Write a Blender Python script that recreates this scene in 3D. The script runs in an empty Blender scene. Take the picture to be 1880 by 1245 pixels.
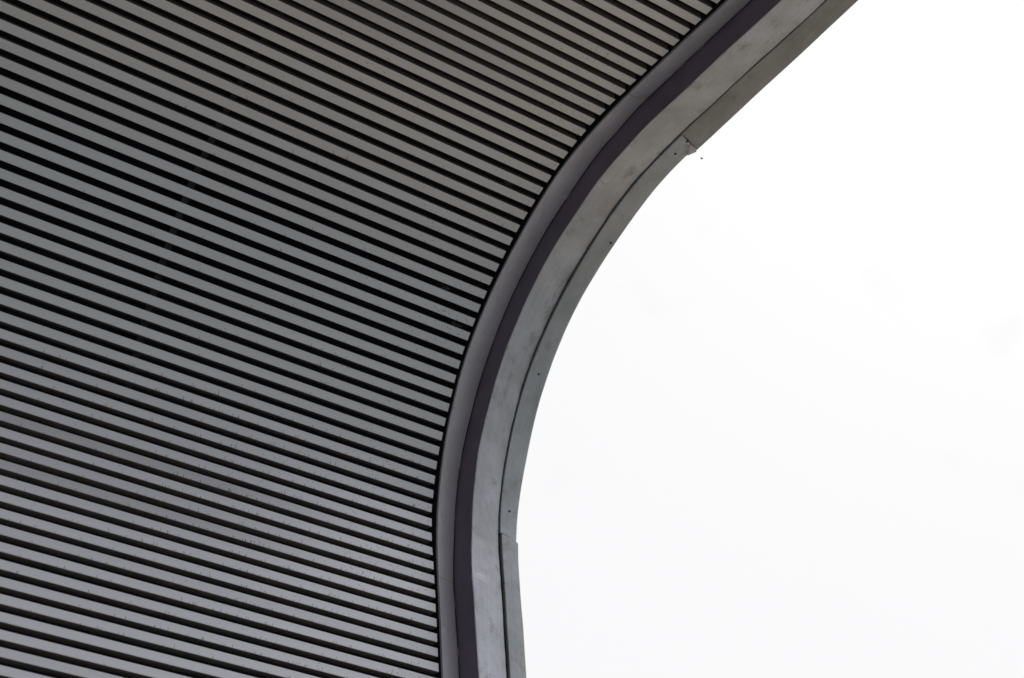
import bpy, bmesh, math, random
from mathutils import Vector, Matrix
R = math.radians
random.seed(7)
scene = bpy.context.scene
COL = scene.collection

# ------------------------------------------------------------------ camera
cam_d = bpy.data.cameras.new('camera')
cam = bpy.data.objects.new('camera', cam_d)
COL.objects.link(cam)
scene.camera = cam
cam_d.sensor_width = 36.0
cam_d.lens = 36.0 * 3200.0 / 1880.0
cam_d.clip_start = 0.1
cam_d.clip_end = 3000.0
right = Vector((0.8177178, 0.3659833, -0.4442902))
up = Vector((-0.3215820, 0.9306214, 0.1747249))
fwd = Vector((0.4774124, 0.0, 0.8786794))
EYE = 1.6
m = Matrix((right, up, -fwd)).transposed().to_4x4()
m.translation = Vector((0, 0, EYE))
cam.matrix_world = m
cam_d.dof.use_dof = True
cam_d.dof.focus_distance = 10.9
cam_d.dof.aperture_fstop = 1.5

# ------------------------------------------------------------------ sky and sun (overcast)
SUN_EL, SUN_ROT = R(48), R(60)
world = bpy.data.worlds.new('World')
scene.world = world
world.use_nodes = True
nt = world.node_tree
nt.nodes.clear()
def N(tree, typ, **kw):
    n = tree.nodes.new(typ)
    for k, v in kw.items():
        setattr(n, k, v)
    return n
wo = N(nt, 'ShaderNodeOutputWorld')
bg = N(nt, 'ShaderNodeBackground')
bg.inputs['Strength'].default_value = 0.1
sky = N(nt, 'ShaderNodeTexSky', sky_type='NISHITA', sun_disc=False, sun_elevation=SUN_EL, sun_rotation=SUN_ROT)
sky.dust_density = 4.0
hsv = N(nt, 'ShaderNodeHueSaturation')
hsv.inputs['Saturation'].default_value = 0.35
tc = N(nt, 'ShaderNodeTexCoord')
cl = N(nt, 'ShaderNodeTexNoise')
cl.inputs['Scale'].default_value = 16.0
cl.inputs['Detail'].default_value = 6.0
ramp = N(nt, 'ShaderNodeValToRGB')
ramp.color_ramp.elements[0].position = 0.27
ramp.color_ramp.elements[0].color = (0.972, 0.972, 0.973, 1)
ramp.color_ramp.elements[1].position = 0.36
ramp.color_ramp.elements[1].color = (1, 1, 1, 1)
mul = N(nt, 'ShaderNodeMix', data_type='RGBA', blend_type='MULTIPLY')
mul.inputs['Factor'].default_value = 1.0
mul.inputs['B'].default_value = (9.62, 9.62, 9.75, 1)
mix = N(nt, 'ShaderNodeMix', data_type='RGBA')
mix.inputs['Factor'].default_value = 0.965
L = nt.links.new
L(tc.outputs['Generated'], cl.inputs['Vector'])
L(cl.outputs['Fac'], ramp.inputs['Fac'])
L(ramp.outputs['Color'], mul.inputs['A'])
L(sky.outputs['Color'], hsv.inputs['Color'])
L(hsv.outputs['Color'], mix.inputs['A'])
L(mul.outputs['Result'], mix.inputs['B'])
L(mix.outputs['Result'], bg.inputs['Color'])
L(bg.outputs['Background'], wo.inputs['Surface'])

sun_d = bpy.data.lights.new('sun', 'SUN')
sun_d.energy = 1.3
sun_d.angle = R(20)
sun_d.color = (1.0, 0.97, 0.93)
sun = bpy.data.objects.new('sun', sun_d)
COL.objects.link(sun)
sd = Vector((math.sin(SUN_ROT) * math.cos(SUN_EL), math.cos(SUN_ROT) * math.cos(SUN_EL), math.sin(SUN_EL)))
sun.rotation_euler = sd.to_track_quat('Z', 'Y').to_euler()
sun.location = (20, 12, 30)

scene.view_settings.view_transform = 'Standard'
scene.view_settings.look = 'None'
scene.view_settings.gamma = 1.0
scene.view_settings.exposure = 0.0
scene.view_settings.use_curve_mapping = False
scene.render.engine = 'CYCLES'
scene.cycles.max_bounces = 10
scene.cycles.diffuse_bounces = 6

# ------------------------------------------------------------------ materials
def new_mat(name):
    mt = bpy.data.materials.new(name)
    mt.use_nodes = True
    t = mt.node_tree
    return mt, t, t.nodes['Principled BSDF']

def aluminium(name, dark, light, metallic=0.35, rough=0.42, brush=(3, 90, 90), brush_amt=0.1,
              blotch=1.6, speck=0.0, bump=0.05, bump_scale=9.0, warm=(0.09, 0.075, 0.06), vary=0.06, stain=0.0):
    """weathered coated metal: broad cloudy stains, fine brushed grain, dirt specks"""
    mt, t, b = new_mat(name)
    l = t.links.new
    co = N(t, 'ShaderNodeTexCoord')
    n1 = N(t, 'ShaderNodeTexNoise'); n1.inputs['Scale'].default_value = blotch; n1.inputs['Detail'].default_value = 7; n1.inputs['Roughness'].default_value = 0.62
    l(co.outputs['Object'], n1.inputs['Vector'])
    mx = N(t, 'ShaderNodeMix', data_type='RGBA')
    mx.inputs['A'].default_value = (*dark, 1); mx.inputs['B'].default_value = (*light, 1)
    r1 = N(t, 'ShaderNodeMapRange'); r1.inputs['From Min'].default_value = 0.3; r1.inputs['From Max'].default_value = 0.7
    l(n1.outputs['Fac'], r1.inputs['Value']); l(r1.outputs['Result'], mx.inputs['Factor'])
    # brushed streaks
    mp = N(t, 'ShaderNodeMapping'); mp.inputs['Scale'].default_value = brush
    n2 = N(t, 'ShaderNodeTexNoise'); n2.inputs['Scale'].default_value = 1.0; n2.inputs['Detail'].default_value = 4
    l(co.outputs['Object'], mp.inputs['Vector']); l(mp.outputs['Vector'], n2.inputs['Vector'])
    r2 = N(t, 'ShaderNodeMapRange'); r2.inputs['To Min'].default_value = 1 - brush_amt; r2.inputs['To Max'].default_value = 1 + brush_amt
    r2.inputs['From Min'].default_value = 0.25; r2.inputs['From Max'].default_value = 0.75
    l(n2.outputs['Fac'], r2.inputs['Value'])
    oi = N(t, 'ShaderNodeObjectInfo')
    r3 = N(t, 'ShaderNodeMapRange'); r3.inputs['To Min'].default_value = 1 - vary; r3.inputs['To Max'].default_value = 1 + vary
    l(oi.outputs['Random'], r3.inputs['Value'])
    mm = N(t, 'ShaderNodeMath', operation='MULTIPLY'); l(r2.outputs['Result'], mm.inputs[0]); l(r3.outputs['Result'], mm.inputs[1])
    vm = N(t, 'ShaderNodeVectorMath', operation='SCALE'); l(mx.outputs['Result'], vm.inputs[0]); l(mm.outputs['Value'], vm.inputs['Scale'])
    col = vm.outputs['Vector']
    if stain > 0:
        n6 = N(t, 'ShaderNodeTexNoise'); n6.inputs['Scale'].default_value = 8.0; n6.inputs['Detail'].default_value = 10; n6.inputs['Distortion'].default_value = 0.35; n6.inputs['Roughness'].default_value = 0.65
        mp6 = N(t, 'ShaderNodeMapping'); mp6.inputs['Scale'].default_value = (1.2, 0.85, 0.85)
        l(co.outputs['Object'], mp6.inputs['Vector']); l(mp6.outputs['Vector'], n6.inputs['Vector'])
        r7 = N(t, 'ShaderNodeMapRange'); r7.inputs['From Min'].default_value = 0.55; r7.inputs['From Max'].default_value = 0.70; r7.inputs['To Max'].default_value = stain
        l(n6.outputs['Fac'], r7.inputs['Value'])
        m7 = N(t, 'ShaderNodeMix', data_type='RGBA'); m7.inputs['B'].default_value = (0.22, 0.19, 0.16, 1)
        l(r7.outputs['Result'], m7.inputs['Factor']); l(col, m7.inputs['A'])
        col = m7.outputs['Result']
    # dirt specks, gathered near the open edge of the canopy where rain blows in
    if speck > 0:
        mp2 = N(t, 'ShaderNodeMapping'); mp2.inputs['Rotation'].default_value = (0, 0, R(42)); mp2.inputs['Scale'].default_value = (55, 120, 100)
        l(co.outputs['Object'], mp2.inputs['Vector'])
        n3 = N(t, 'ShaderNodeTexNoise'); n3.inputs['Scale'].default_value = 1.0; n3.inputs['Detail'].default_value = 2.5
        l(mp2.outputs['Vector'], n3.inputs['Vector'])
        n4 = N(t, 'ShaderNodeTexNoise'); n4.inputs['Scale'].default_value = 2.2; n4.inputs['Detail'].default_value = 3
        l(co.outputs['Object'], n4.inputs['Vector'])
        sx = N(t, 'ShaderNodeSeparateXYZ'); l(co.outputs['Object'], sx.inputs['Vector'])
        r4 = N(t, 'ShaderNodeMapRange'); r4.inputs['From Min'].default_value = 2.8; r4.inputs['From Max'].default_value = 5.0
        r4.inputs['To Min'].default_value = 0.0; r4.inputs['To Max'].default_value = 0.055
        l(sx.outputs['X'], r4.inputs['Value'])
        r5 = N(t, 'ShaderNodeMapRange'); r5.inputs['From Min'].default_value = 0.35; r5.inputs['From Max'].default_value = 0.65
        r5.inputs['To Min'].default_value = -0.045; r5.inputs['To Max'].default_value = 0.045
        l(n4.outputs['Fac'], r5.inputs['Value'])
        a1 = N(t, 'ShaderNodeMath', operation='ADD'); l(r4.outputs['Result'], a1.inputs[0]); l(r5.outputs['Result'], a1.inputs[1])
        a2 = N(t, 'ShaderNodeMath', operation='ADD'); l(a1.outputs['Value'], a2.inputs[0]); l(n3.outputs['Fac'], a2.inputs[1])
        r6 = N(t, 'ShaderNodeMapRange'); r6.inputs['From Min'].default_value = 0.715; r6.inputs['From Max'].default_value = 0.775
        r6.inputs['To Max'].default_value = speck
        l(a2.outputs['Value'], r6.inputs['Value'])
        m2 = N(t, 'ShaderNodeMix', data_type='RGBA'); m2.inputs['B'].default_value = (*warm, 1)
        l(r6.outputs['Result'], m2.inputs['Factor']); l(col, m2.inputs['A'])
        col = m2.outputs['Result']
    l(col, b.inputs['Base Color'])
    b.inputs['Metallic'].default_value = metallic
    rr = N(t, 'ShaderNodeMapRange'); rr.inputs['To Min'].default_value = rough - 0.06; rr.inputs['To Max'].default_value = rough + 0.1
    l(n1.outputs['Fac'], rr.inputs['Value']); l(rr.outputs['Result'], b.inputs['Roughness'])
    n5 = N(t, 'ShaderNodeTexNoise'); n5.inputs['Scale'].default_value = bump_scale; n5.inputs['Detail'].default_value = 3
    l(co.outputs['Object'], n5.inputs['Vector'])
    bp_ = N(t, 'ShaderNodeBump'); bp_.inputs['Strength'].default_value = bump; bp_.inputs['Distance'].default_value = 0.03
    l(n5.outputs['Fac'], bp_.inputs['Height']); l(bp_.outputs['Normal'], b.inputs['Normal'])
    return mt

M_slat = aluminium('slat_metal', (0.63, 0.628, 0.64), (0.69, 0.69, 0.71), metallic=0.72, rough=0.37, brush=(1.5, 120, 120),
                   brush_amt=0.03, blotch=0.9, speck=0.6, bump=0.02, bump_scale=5, vary=0.035)
M_trim = aluminium('trim_metal', (0.56, 0.535, 0.57), (0.66, 0.645, 0.70), metallic=0.3, rough=0.36, brush=(120, 4, 4), brush_amt=0.05,
                   blotch=2.2, speck=0.3, stain=0.25, bump=0.08)
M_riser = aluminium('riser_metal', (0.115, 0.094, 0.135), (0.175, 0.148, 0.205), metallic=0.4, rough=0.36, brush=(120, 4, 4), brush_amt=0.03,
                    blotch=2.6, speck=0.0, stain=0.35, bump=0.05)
M_fascia = aluminium('fascia_metal', (0.43, 0.43, 0.435), (0.68, 0.69, 0.745), metallic=0.72, rough=0.38, brush=(75, 1.2, 1.2), brush_amt=0.07,
                     blotch=2.6, speck=0.3, stain=0.5, bump=0.16, bump_scale=4.5)
M_lip = aluminium('lip_metal', (0.36, 0.375, 0.375), (0.53, 0.55, 0.575), metallic=0.7, rough=0.45, brush=(60, 1.5, 1.5), brush_amt=0.06,
                  blotch=3.2, speck=0.3, stain=0.45, bump=0.14, bump_scale=5)
M_lip_dark = aluminium('lip_metal_dark', (0.25, 0.25, 0.24), (0.39, 0.39, 0.385), metallic=0.7, rough=0.45, brush=(60, 1.5, 1.5), brush_amt=0.06,
                  blotch=3.0, speck=0.3, stain=0.5, bump=0.14, bump_scale=5)
def plain(name, col, rough=0.8, metallic=0.0, amt=0.2, scale=6.0):
    mt, t, b = new_mat(name)
    l = t.links.new
    co = N(t, 'ShaderNodeTexCoord'); n = N(t, 'ShaderNodeTexNoise'); n.inputs['Scale'].default_value = scale; n.inputs['Detail'].default_value = 6
    l(co.outputs['Object'], n.inputs['Vector'])
    r = N(t, 'ShaderNodeMapRange'); r.inputs['To Min'].default_value = 1 - amt; r.inputs['To Max'].default_value = 1 + amt
    r.inputs['From Min'].default_value = 0.3; r.inputs['From Max'].default_value = 0.7
    l(n.outputs['Fac'], r.inputs['Value'])
    v = N(t, 'ShaderNodeVectorMath', operation='SCALE'); v.inputs[0].default_value = col
    l(r.outputs['Result'], v.inputs['Scale']); l(v.outputs['Vector'], b.inputs['Base Color'])
    b.inputs['Roughness'].default_value = rough; b.inputs['Metallic'].default_value = metallic
    return mt
M_flange_shade = plain('slat_flange_shade', (0.21, 0.175, 0.165), 0.6, 0.2)
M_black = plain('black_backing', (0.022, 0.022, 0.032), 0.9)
M_rail = plain('carrier_metal', (0.022, 0.022, 0.027), 0.5, 0.2)
M_screw = plain('screw_metal', (0.02, 0.02, 0.02), 0.6)
M_seal = plain('old_sealant', (0.20, 0.17, 0.17), 0.8)
M_roof = plain('roof_sheet', (0.30, 0.30, 0.30), 0.6)
M_web = plain('cobweb_silk', (0.62, 0.59, 0.60), 0.9)
M_fluff = plain('grey_fluff', (0.20, 0.19, 0.20), 0.9)
M_dust = plain('dark_dust', (0.035, 0.03, 0.03), 0.9)
M_added_plaza = plain('added_pale_ground', (0.52, 0.53, 0.60), 0.7, 0.0, 0.1, 0.5)
M_ground = plain('paving', (0.235, 0.248, 0.255), 0.75, 0.0, 0.12, 0.7)
M_added_wall = plain('added_facade', (0.41, 0.36, 0.29), 0.8, 0.0, 0.12, 0.5)

# ------------------------------------------------------------------ vault section
PITCH = 0.1
KN = list(range(-32, 52, 4))
PHI = [45.05, 45.06, 45.06, 45.01, 43.77, 44.21, 39.08, 28.1, 20.05, 12.13, -1.82, -14.35, -20.98,
       -31.71, -41.33, -41.95, -41.71, -43.25, -46.55, -46.72, -46.67]        # slope of the section, degrees, every 4 slats
def natural_spline(kn, v):
    n = len(kn)
    A = [[0.0] * (n + 1) for _ in range(n)]
    A[0][0] = A[n-1][n-1] = 1.0
    for i in range(1, n - 1):
        h0 = kn[i] - kn[i-1]; h1 = kn[i+1] - kn[i]
        A[i][i-1] = h0; A[i][i] = 2 * (h0 + h1); A[i][i+1] = h1
        A[i][n] = 6 * ((v[i+1] - v[i]) / h1 - (v[i] - v[i-1]) / h0)
    for i in range(n):
        p = A[i][i]
        A[i] = [q / p for q in A[i]]
        if i + 1 < n:
            f = A[i+1][i]
            A[i+1] = [a - f * q for a, q in zip(A[i+1], A[i])]
    M = [0.0] * n
    for i in range(n - 1, -1, -1):
        M[i] = A[i][n] - sum(A[i][j] * M[j] for j in range(i + 1, n))
    def f(x):
        i = min(max(int((x - kn[0]) // (kn[1] - kn[0])), 0), n - 2)
        h = kn[i+1] - kn[i]; t = x - kn[i]; u = kn[i+1] - x
        return M[i]*u**3/6/h + M[i+1]*t**3/6/h + (v[i]/h - M[i]*h/6)*u + (v[i+1]/h - M[i+1]*h/6)*t
    return f
phi_f = natural_spline(KN, PHI)
STEP = 0.25
NS = int((48 + 32) / STEP) + 1
sec = []
a = b_ = 0.0
for i in range(NS):
    k = -32 + i * STEP
    ph = R(phi_f(k))
    if i:
        a += (math.sin(ph) + math.sin(pp)) / 2 * STEP * PITCH
        b_ += (math.cos(ph) + math.cos(pp)) / 2 * STEP * PITCH
    pp = ph
    sec.append([k, a, b_, ph])
i8 = int((8 + 32) / STEP)
a8, b8 = sec[i8][1], sec[i8][2]
for s in sec:
    s[1] += 10.381057 - a8
    s[2] += 10.381057 * 0.00196166 - b8
def S(u, k, h=0.0):
    """point of the vault: u along the slats, k across them in slat pitches, h below the soffit"""
    x = (k + 32) / STEP
    i = min(max(int(x), 0), NS - 2); t = x - i
    A = sec[i][1] * (1-t) + sec[i+1][1] * t
    B = sec[i][2] * (1-t) + sec[i+1][2] * t
    P = sec[i][3] * (1-t) + sec[i+1][3] * t
    return Vector((u, -(B + h * math.sin(P)), EYE + A - h * math.cos(P)))

# ------------------------------------------------------------------ helpers
def link(name, verts, faces, mat, parent=None, smooth=False):
    me = bpy.data.meshes.new(name)
    me.from_pydata([tuple(v) for v in verts], [], faces)
    me.validate(); me.update()
    bm = bmesh.new(); bm.from_mesh(me)
    bmesh.ops.recalc_face_normals(bm, faces=bm.faces)
    bm.to_mesh(me); bm.free()
    me.materials.append(mat)
    if smooth:
        for p in me.polygons: p.use_smooth = True
    o = bpy.data.objects.new(name, me)
    COL.objects.link(o)
    if parent: o.parent = parent
    return o
def tag(o, label=None, cat=None, kind=None, group=None):
    if label: o['label'] = label
    if cat: o['category'] = cat
    if kind: o['kind'] = kind
    if group: o['group'] = group
    return o
def lerp_tab(tab):
    tab = sorted((k, u) for u, k in tab)
    def f(k):
        if k <= tab[0][0]: return tab[0][1]
        for (k0, u0), (k1, u1) in zip(tab, tab[1:]):
            if k <= k1: return u0 + (u1 - u0) * (k - k0) / (k1 - k0)
        return tab[-1][1]
    return f
def smoothed(f, w):
    return lambda k: sum(f(k + w * d) * c for d, c in ((-1, .25), (-.5, .25), (0, .0), (.5, .25), (1, .25)))

# edges of the metal border, distance along the slats (m) against slat number
eA = smoothed(lerp_tab([(5.37, -30), (5.368, -20), (5.36, -17.6), (5.345, -14.6), (5.325, -11.5), (5.309, -8.6), (5.309, -3), (5.307, .4), (5.317, 3.4), (5.327, 7.4),
            (5.322, 11), (5.325, 15), (5.33, 19), (5.337, 22), (5.351, 23.4), (5.366, 25.4), (5.381, 28.4), (5.399, 31.4), (5.42, 36), (5.44, 48)]), 1.0)
eB = smoothed(lerp_tab([(5.42, -32), (5.408, -20), (5.381, -15.7), (5.365, -11.5), (5.355, -7), (5.343, -4.8), (5.347, -1), (5.357, 3), (5.362, 6.7), (5.354, 10.5),
            (5.359, 15.9), (5.373, 18), (5.385, 21.8), (5.399, 25.1), (5.42, 29.4), (5.434, 32.3), (5.46, 40), (5.48, 48)]), 1.0)
eD = smoothed(lerp_tab([(5.56, -32), (5.545, -22), (5.528, -18.1), (5.514, -14), (5.502, -11), (5.508, -8.7), (5.507, -6), (5.515, -3), (5.510, 0), (5.519, 3.2), (5.526, 6.8),
            (5.525, 9.5), (5.517, 13), (5.513, 16), (5.522, 19), (5.531, 22.2), (5.527, 25.3), (5.545, 28.2), (5.565, 31.3), (5.585, 36), (5.60, 48)]), 0.5)
eE = smoothed(lerp_tab([(5.79, -32), (5.774, -24), (5.764, -20.1), (5.75, -16.5), (5.736, -12.1), (5.735, -9.3), (5.734, -6.5), (5.739, -2), (5.743, 1.7), (5.747, 5), (5.746, 8),
            (5.733, 11.3), (5.728, 14), (5.732, 18), (5.735, 20.5), (5.742, 22.6), (5.750, 24.6), (5.758, 26.3), (5.768, 28.6), (5.784, 32.2), (5.80, 40), (5.82, 48)]), 0.8)
eF1 = lerp_tab([(5.955, -32), (5.934, -25.9), (5.932, -20.2), (5.92, -15), (5.912, -10.5)])
eF2 = smoothed(lerp_tab([(5.882, -11.5), (5.882, -8.2), (5.888, -5.5), (5.890, -3), (5.885, 0), (5.882, 2.8), (5.889, 6), (5.888, 9), (5.881, 12), (5.881, 16.4), (5.876, 19), (5.870, 23)]), 0.8)
eF3 = lerp_tab([(5.884, 21.5), (5.887, 24), (5.893, 26), (5.909, 28.6), (5.921, 31.9), (5.94, 38), (5.96, 48)])
K0, K1 = -29.0, 45.0
DROP = 0.19
U0 = -14.0

def krange(k0, k1, st=0.5):
    n = max(2, int(round((k1 - k0) / st)) + 1)
    return [k0 + (k1 - k0) * i / (n - 1) for i in range(n)]
def strip(name, ks, profile, mat, parent, wobble=0.0, seed=0, closed=True):
    """sweep an outline along the vault: profile(k) -> list of (u, h); ks may differ per outline point"""
    rnd = random.Random(seed)
    verts, faces = [], []
    ph = [rnd.uniform(0, 6.28) for _ in range(6)]
    n = None
    for k in ks:
        pr = profile(k)
        n = len(pr)
        for j, q in enumerate(pr):
            kk = k + (q[2] if len(q) > 2 else 0.0)
            w = wobble * (math.sin(k * 0.9 + ph[0]) * .5 + math.sin(k * 2.1 + ph[1] + j) * .3 + math.sin(k * 4.7 + ph[2] + j * 2) * .2)
            verts.append(S(q[0], kk, q[1] + w))
    for i in range(len(ks) - 1):
        for j in range(n if closed else n - 1):
            j2 = (j + 1) % n
            faces.append((i*n + j, i*n + j2, (i+1)*n + j2, (i+1)*n + j))
    if closed:
        faces.append(tuple(range(n))); faces.append(tuple((len(ks)-1)*n + j for j in reversed(range(n))))
    return link(name, verts, faces, mat, parent)

# ------------------------------------------------------------------ ground
def sheet(name, x0, x1, y0, y1, z, mat):
    o = link(name, [(x0, y0, z), (x1, y0, z), (x1, y1, z), (x0, y1, z)], [(0, 1, 2, 3)], mat)
    return tag(o, kind='structure')
sheet('ground', -900, 900, -900, 900, 0.0, M_ground)
sheet('added_plaza', -300, 300, 21.0, 300, 0.006, M_added_plaza)  # unseen pale area, added to reflect light on to the lower slats

# unseen brown block, added to darken and tint reflections in the upper slats
def box(name, x0, x1, y0, y1, z0, z1, mat, parent=None):
    v = [(x, y, z) for x in (x0, x1) for y in (y0, y1) for z in (z0, z1)]
    return link(name, v, [(0,1,3,2), (4,6,7,5), (0,4,5,1), (2,3,7,6), (0,2,6,4), (1,5,7,3)], mat, parent)
added_bld = bpy.data.objects.new('added_building', None); COL.objects.link(added_bld)
tag(added_bld, 'unseen brown block added to darken and tint the canopy reflections', 'added_building')
box('added_wall', -40, 45, -20, -9, 0, 14, M_added_wall, added_bld)
box('added_parapet', -40.1, 45.1, -9.3, -8.9, 14, 14.6, M_added_wall, added_bld)
# ------------------------------------------------------------------ canopy
canopy = bpy.data.objects.new('canopy', None)
COL.objects.link(canopy)
tag(canopy, 'grey metal vaulted canopy seen from below, slatted soffit with bent metal fascia edge', 'canopy')

GAP = 0.42
DEPTH = 0.062
def slat_mesh(k, rnd):
    u1 = eA
    k0, k1 = k + GAP, k + 1.0
    r = 0.002 / PITCH
    w = rnd.gauss(0, 0.0012)          # each slat sits a hair differently
    tl = rnd.gauss(0, 0.0004)
    end = rnd.gauss(0, 0.0012)
    ud = 0.004 / PITCH
    out = [(k0 + ud, -DEPTH), (k0, -0.0035), (k0 + r*.3, -0.001), (k0 + r, 0.0), (k1 - r, 0.0), (k1 - r*.3, -0.001), (k1, -0.0035), (k1 - ud, -DEPTH)]
    cen = S(0, (k0 + k1) / 2); P0 = S(0, k0); P1 = S(0, k1)
    t = (P1 - P0).normalized(); nrm = Vector((0, t.z, -t.y))
    if nrm.z > 0: nrm = -nrm
    verts, faces = [], []
    us = [U0 + 0.01]
    us += [-8.0, -3.0, 0.0, 2.0, 4.0, None]
    n = len(out)
    half = (k1 - k0) / 2 * PITCH
    for iu, u in enumerate(us):
        bow = 0.0012 * math.sin(iu * 2.1 + k)
        for kk, h in out:
            off = (kk - (k0 + k1) / 2) * PITCH
            hh = h + w + tl * off / half + bow
            p = cen + t * off + nrm * hh
            uu = (u1(kk) + end) if u is None else u
            verts.append((uu, p.y, p.z))
    for i in range(len(us) - 1):
        for j in range(n):
            faces.append((i*n+j, i*n+(j+1) % n, (i+1)*n+(j+1) % n, (i+1)*n+j))
    faces.append(tuple(range(n))); faces.append(tuple((len(us)-1)*n+j for j in reversed(range(n))))
    return verts, faces
rnd = random.Random(11)
for k in range(int(K0) + 1, int(K1) - 1):
    v, f = slat_mesh(k, rnd)
    o = link('slat', v, f, M_slat, canopy)
    o.data.materials.append(M_flange_shade)      # slat sides coloured darker to stand in for the shade in the gaps
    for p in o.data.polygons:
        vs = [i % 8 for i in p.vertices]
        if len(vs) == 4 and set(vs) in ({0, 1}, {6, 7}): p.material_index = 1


# black void lining above the slats and the dark reveal round their ends
ks = krange(K0, K1, 1.0)
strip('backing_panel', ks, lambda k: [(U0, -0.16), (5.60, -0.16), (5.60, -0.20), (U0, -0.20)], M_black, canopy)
strip('reveal_lining', ks, lambda k: [(eB(k) + 0.012, -0.012), (eB(k) + 0.018, -0.012), (eB(k) + 0.018, -0.158), (eB(k) + 0.012, -0.158)], M_black, canopy)
# carrier rails that the slats clip on to
for u in (3.17, 0.77, -1.63, -4.03, -6.43, -8.83, -11.23):
    strip('carrier_rail', ks, lambda k, u=u: [(u, -0.060), (u + 0.045, -0.060), (u + 0.045, -0.095), (u, -0.095)], M_rail, canopy)

# trim: shallow bent sheet between the reveal and the riser
def trim_profile(k):
    b0, c0 = eB(k), eD(k) - 0.006
    w = c0 - b0
    return [(b0, -0.02), (b0, 0.0), (b0 + w*.2, -0.001), (b0 + w*.4, -0.0025), (b0 + w*.6, -0.0055), (b0 + w*.8, -0.010), (b0 + w*.93, -0.0145), (c0, -0.018),
            (c0, -0.026), (b0 + w*.5, -0.022), (b0 + 0.006, -0.018)]
cuts = [(K0, -11.41), (-11.39, 25.42), (25.44, K1)]
for i, (c0, c1) in enumerate(cuts):
    strip('trim_panel', krange(c0, c1), lambda k, i=i: [(u, h + (0.0015 if i == 1 else 0)) for u, h in trim_profile(k)], M_trim, canopy, 0.0012, 20 + i)
# riser: the dark upright face between trim and fascia
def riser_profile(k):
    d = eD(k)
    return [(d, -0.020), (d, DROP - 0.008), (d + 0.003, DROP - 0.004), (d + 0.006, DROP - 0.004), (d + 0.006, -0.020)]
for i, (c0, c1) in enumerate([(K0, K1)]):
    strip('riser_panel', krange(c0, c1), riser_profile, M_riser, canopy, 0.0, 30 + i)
# fascia: the broad under-face
DENTS = [(22.9, 0.0035, .35), (23.6, -0.002, .5), (25.45, 0.004, .3), (26.0, -0.003, .4), (18.2, 0.002, 1.2), (-6.2, 0.002, 1.5), (7.5, 0.0015, 1.0), (-19, 0.002, 1.6)]
def fascia_profile(k):
    d, e = eD(k) - 0.002, eE(k) - 0.006
    w = e - d
    bow = 0.012 * math.exp(-((k - 4) / 9.0) ** 2) + 0.003
    dent = 0.0
    for kc, dd, ww in DENTS:
        dent += dd * math.exp(-((k - kc) / ww) ** 2)
    d += dent * 0.6
    return [(d, DROP - 0.006), (d + 0.002, DROP - 0.0015), (d + 0.006, DROP), (d + w*.3, DROP + 0.002 - dent), (d + w*.55, DROP - dent * .5), (d + w*.75, DROP - bow*.35), (d + w*.9, DROP - bow*.8),
            (e, DROP - bow), (e, DROP - bow - 0.012), (d + w*.5, DROP - 0.014), (d + 0.007, DROP - 0.012)]
fc = [(K0, K1)]
for i, (c0, c1) in enumerate(fc):
    sk = -0.35 if i else 0
    strip('fascia_panel', krange(c0, c1, 0.25), fascia_profile, M_fascia, canopy, 0.0030, 40 + i)
# lip: three lengths of flashing along the outside
lips = []
def lip_profile(k, eF, h, gap, s0, s1):
    e, f = eE(k) + gap, eF(k)
    w = f - e
    def sh(u): # slanted panel ends
        t = (u - e) / w
        return s0 + (s1 - s0) * max(t, 0) ** 2.0
    pts = [(e, DROP + h - 0.030), (e, DROP + h - 0.003), (e + 0.004, DROP + h), (e + w*.5, DROP + h + 0.003), (e + w*.75, DROP + h + 0.002), (f - 0.006, DROP + h), (f, DROP + h - 0.004),
           (f, DROP + h - 0.060), (f - 0.004, DROP + h - 0.060), (f - 0.006, DROP + h - 0.010), (e + 0.006, DROP + h - 0.012), (e + 0.004, DROP + h - 0.030)]
    return [(u, hh, sh(u)) for u, hh in pts]
def lip(k0, k1, eF, h, gap, sl0, sl1, seed, mat=None):
    ks = krange(k0, k1)
    def prof(k):
        t = (k - k0) / (k1 - k0)
        a = [x + (y - x) * t for x, y in zip(sl0, sl1)]
        return lip_profile(k, eF, h, gap(k), a[0], a[1])
    o = strip('lip_panel', ks, prof, mat or M_lip, canopy, 0.0015, seed)
    lips.append(o)
    return o
lip(K0, -11.40, eF1, 0.004, lambda k: 0.0, (0, 0), (-0.35, 0.40), 51, M_lip_dark)['label'] = 'darker weathered length of outer lip at the top'
lip(-11.37, 22.16, eF2, 0.010, lambda k: 0.003, (-0.35, 0.40), (-0.18, 0.18), 52)
lip(22.245, K1, eF3, 0.014, lambda k: 0.012, (-0.18, 0.18), (0, 0), 53)
strip('backing_angle', krange(K0, K1), lambda k: [(eE(k) - 0.012, DROP - 0.024), (5.868, DROP - 0.018), (5.868, DROP - 0.022), (eE(k) - 0.012, DROP - 0.028)], M_black, canopy)
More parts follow.
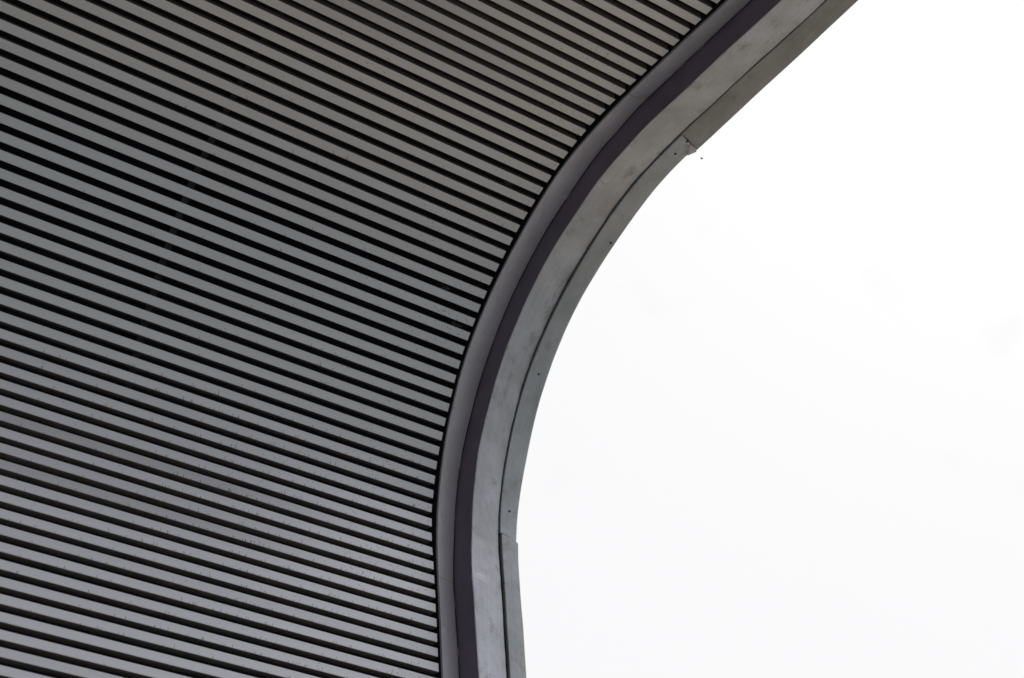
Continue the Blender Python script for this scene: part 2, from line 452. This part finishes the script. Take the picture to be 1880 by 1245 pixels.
# screws in the lip
def disc(name, u, k, h, r, mat, parent, depth=0.003, n=12):
    c = S(u, k, h); c2 = S(u, k + 0.05, h); t = (c2 - c).normalized()
    x = Vector((1, 0, 0)); nn = S(u, k, h + 0.1) - c; nn.normalize()
    verts, faces = [], []
    for lvl, (rr, d) in enumerate(((r, -0.002), (r, depth * .6), (r * .7, depth))):
        for i in range(n):
            an = 2 * math.pi * i / n
            verts.append(c + x * rr * math.cos(an) + t * rr * math.sin(an) + nn * d)
    for lvl in range(2):
        for i in range(n):
            faces.append((lvl*n+i, lvl*n+(i+1) % n, (lvl+1)*n+(i+1) % n, (lvl+1)*n+i))
    faces.append(tuple(2*n+i for i in range(n)))
    return link(name, verts, faces, mat, parent)
for (u, k, r, li) in ((5.801, -11.50, 0.0095, 1), (5.805, -10.218, 0.0095, 1), (5.853, -1.63, 0.0085, 1), (5.812, 9.614, 0.0085, 1), (5.803, 20.11, 0.0085, 1), (5.763, 25.76, 0.005, 2)):
    hh = DROP + (0.004, 0.012, 0.016)[li]
    disc('screw', u, k, hh, r, M_screw, lips[li])
# sealant blobs along the riser joint
rnd = random.Random(5)
risers = [o for o in canopy.children if o.name.startswith('riser_panel')]
for k in (-16.7, -14.9, -8.34, -2.7, 8.2, 17.05, 20.7, 26.9, 30.2):
    verts, faces = [], []
    for j in range(9):
        kk = k + (j - 4) * 0.09
        r = 0.006 * math.sin(math.pi * (j + .6) / 9.2) * rnd.uniform(.6, 1.2)
        for i in range(6):
            an = 2 * math.pi * i / 6
            verts.append(S(eD(kk) - 0.004 + r * math.cos(an), kk, -0.014 + r * math.sin(an)))
    for j in range(8):
        for i in range(6):
            faces.append((j*6+i, j*6+(i+1) % 6, (j+1)*6+(i+1) % 6, (j+1)*6+i))
    faces.append(tuple(range(6))); faces.append(tuple(48 + i for i in reversed(range(6))))
    link('sealant_blob', verts, faces, M_seal, risers[0])
# outer upstand and roof above
strip('fascia_upstand', ks, lambda k: [(5.80, DROP - 0.03), (5.84, DROP - 0.03), (5.84, -0.34), (5.80, -0.34)], M_lip, canopy)
strip('roof_sheet', ks, lambda k: [(U0, -0.30), (5.80, -0.30), (5.80, -0.34), (U0, -0.34)], M_roof, canopy)

# ------------------------------------------------------------------ cobwebs and small life
def strands(name, items, mat, rad=0.0006):
    verts, faces = [], []
    for p, q in items:
        d = (q - p)
        if d.length < 1e-5: continue
        ax = d.normalized(); s = ax.orthogonal().normalized(); t = ax.cross(s)
        b0 = len(verts)
        for P, r in ((p, rad), (q, rad * .5)):
            for i in range(3):
                an = 2.094 * i
                verts.append(P + (s * math.cos(an) + t * math.sin(an)) * r)
        for i in range(3):
            faces.append((b0+i, b0+(i+1) % 3, b0+3+(i+1) % 3, b0+3+i))
        faces.append((b0, b0+1, b0+2))
    return link(name, verts, faces, mat)
rnd = random.Random(3)
WISPS = [(5.04, -9.69), (5.08, -1.87), (5.04, 2.36), (5.03, 6.25), (5.21, 8.25), (5.20, 6.8)]
it = []
for _ in range(760):
    k = rnd.randint(-6, 33) if rnd.random() < .25 else rnd.randint(17, 34)
    u = min(5.2, max(1.8, rnd.gauss(4.1, 0.75)))
    edge = k + 1.0
    p = S(u, edge - 0.02, 0.001)
    ln = rnd.uniform(0.007, 0.024) * (1.6 if rnd.random() < .08 else 1)
    sw = Vector((-.35 + rnd.gauss(0, .1), 0.75 + rnd.gauss(0, .1), -.3)).normalized()
    it.append((p, p + sw * ln))
w = strands('dust_strands', it, M_dust, 0.0013)
tag(w, 'tiny dark strands of dust hanging along the slat edges', 'dust', 'stuff')
it = []
# wisps of web caught in the gaps and short ragged fluff near the edge
for u0, k0 in WISPS:
    for _ in range(26):
        p = S(u0 + rnd.gauss(0, .018), k0 + rnd.gauss(0, .07), -0.012)
        it.append((p, p + Vector((rnd.gauss(0, .014), rnd.gauss(0, .009), rnd.gauss(0, .006)))))
w = strands('cobweb_wisps', it, M_fluff, 0.0007)
tag(w, 'faint grey web fluff caught in the gaps between slats near the rim', 'cobweb', 'stuff')
# cobweb in the corner of the lip joint
it = []
for _ in range(240):
    a1 = S(5.80 + 0.088 * rnd.random() ** .7, -11.28 + rnd.uniform(0, .1), DROP + 0.015)
    b1 = S(5.872 + rnd.uniform(-.02, .013), -10.95 + rnd.uniform(-.25, .55), DROP + rnd.uniform(0.008, .016))
    t0 = rnd.uniform(0, .5); t1 = rnd.uniform(.4, 1)
    it.append((a1.lerp(b1, t0), a1.lerp(b1, t1)))
for _ in range(60):
    t0 = rnd.random()
    c1 = S(5.884 + 0.016 * (1 - t0), -11.0 + .45 * t0, DROP + 0.012)
    it.append((c1, c1 + Vector((rnd.gauss(-.006, .006), rnd.gauss(0, .006), rnd.gauss(0, .003)))))
w = strands('cobweb', it, M_web, 0.0009)
# the matted sheet of the web: a thin irregular felt between the two lip ends
rim = []
cor = [(5.842, -11.33), (5.872, -11.36), (5.893, -11.25), (5.908, -11.10), (5.902, -10.96), (5.893, -10.86), (5.888, -10.72), (5.884, -10.60), (5.872, -10.62), (5.860, -10.9), (5.848, -11.1)]
for i in range(len(cor)):
    (ua, ka), (ub, kb) = cor[i], cor[(i+1) % len(cor)]
    for j in range(4):
        t0 = j / 4
        rim.append((ua + (ub-ua)*t0 + rnd.gauss(0, .0009), ka + (kb-ka)*t0 + rnd.gauss(0, .009)))
bm = bmesh.new(); bm.from_mesh(w.data)
lo = [bm.verts.new(S(u, k, DROP + 0.0175 + rnd.gauss(0, .0008))) for u, k in rim]
hi = [bm.verts.new(S(u, k, DROP + 0.0150)) for u, k in rim]
clo = bm.verts.new(S(5.872, -11.0, DROP + 0.022)); chi = bm.verts.new(S(5.872, -11.0, DROP + 0.015))
for i in range(len(rim)):
    j = (i + 1) % len(rim)
    bm.faces.new((lo[i], lo[j], clo)); bm.faces.new((hi[j], hi[i], chi)); bm.faces.new((lo[j], lo[i], hi[i], hi[j]))
bm.to_mesh(w.data); bm.free()
tag(w, 'grey tufted cobweb in the corner of the upper fascia lip joint', 'cobweb')
it = []
for _ in range(60):
    k = -11.4 + rnd.gauss(0, .12)
    u = rnd.uniform(5.375, 5.46) if rnd.random() < .75 else rnd.uniform(5.46, 5.51)
    p = S(u, k, 0.004 - (max(0, u - 5.42)) * .2); q = S(u + rnd.uniform(-.02, .03), k + rnd.gauss(0, .18), 0.006 - (max(0, u - 5.42)) * .2)
    it.append((p, q))
w = strands('cobweb', it, M_web, 0.0005)
tag(w, 'small wispy cobweb across the inner trim joint beside the slat ends', 'cobweb')
# a small fly in the air beyond the joint: body, head and two wings in one mesh
def fly(pos, s):
    bm = bmesh.new()
    for c, r in (((0, 0, 0), (1.7, .8, .8)), ((1.9, 0, 0), (.7, .6, .6)), ((-1.7, 0, 0), (1.3, .65, .65))):
        mt = Matrix.Translation(Vector(c)) @ Matrix.Diagonal((*r, 1))
        bmesh.ops.create_icosphere(bm, subdivisions=2, radius=1, matrix=mt)
    for sg in (-1, 1):
        vs = [bm.verts.new(v) for v in ((.4, .3*sg, .6), (.5, 1.0*sg, .8), (-.4, 1.5*sg, .9), (-1.8, 1.2*sg, .8), (-1.6, .5*sg, .7))]
        vt = [bm.verts.new(v.co + Vector((0, 0, .08))) for v in vs]
        bm.faces.new(vs); bm.faces.new(list(reversed(vt)))
        for i in range(5): bm.faces.new((vs[i], vs[(i+1) % 5], vt[(i+1) % 5], vt[i]))
    bmesh.ops.scale(bm, vec=(s, s, s), verts=bm.verts)
    me = bpy.data.meshes.new('fly'); bm.to_mesh(me); bm.free(); me.materials.append(M_dust)
    o = bpy.data.objects.new('fly', me); COL.objects.link(o); o.location = pos
    return o
fl = fly(S(5.989, -10.714, DROP), 0.0044)
tag(fl, 'tiny black fly in the white sky just below the fascia joint', 'fly')
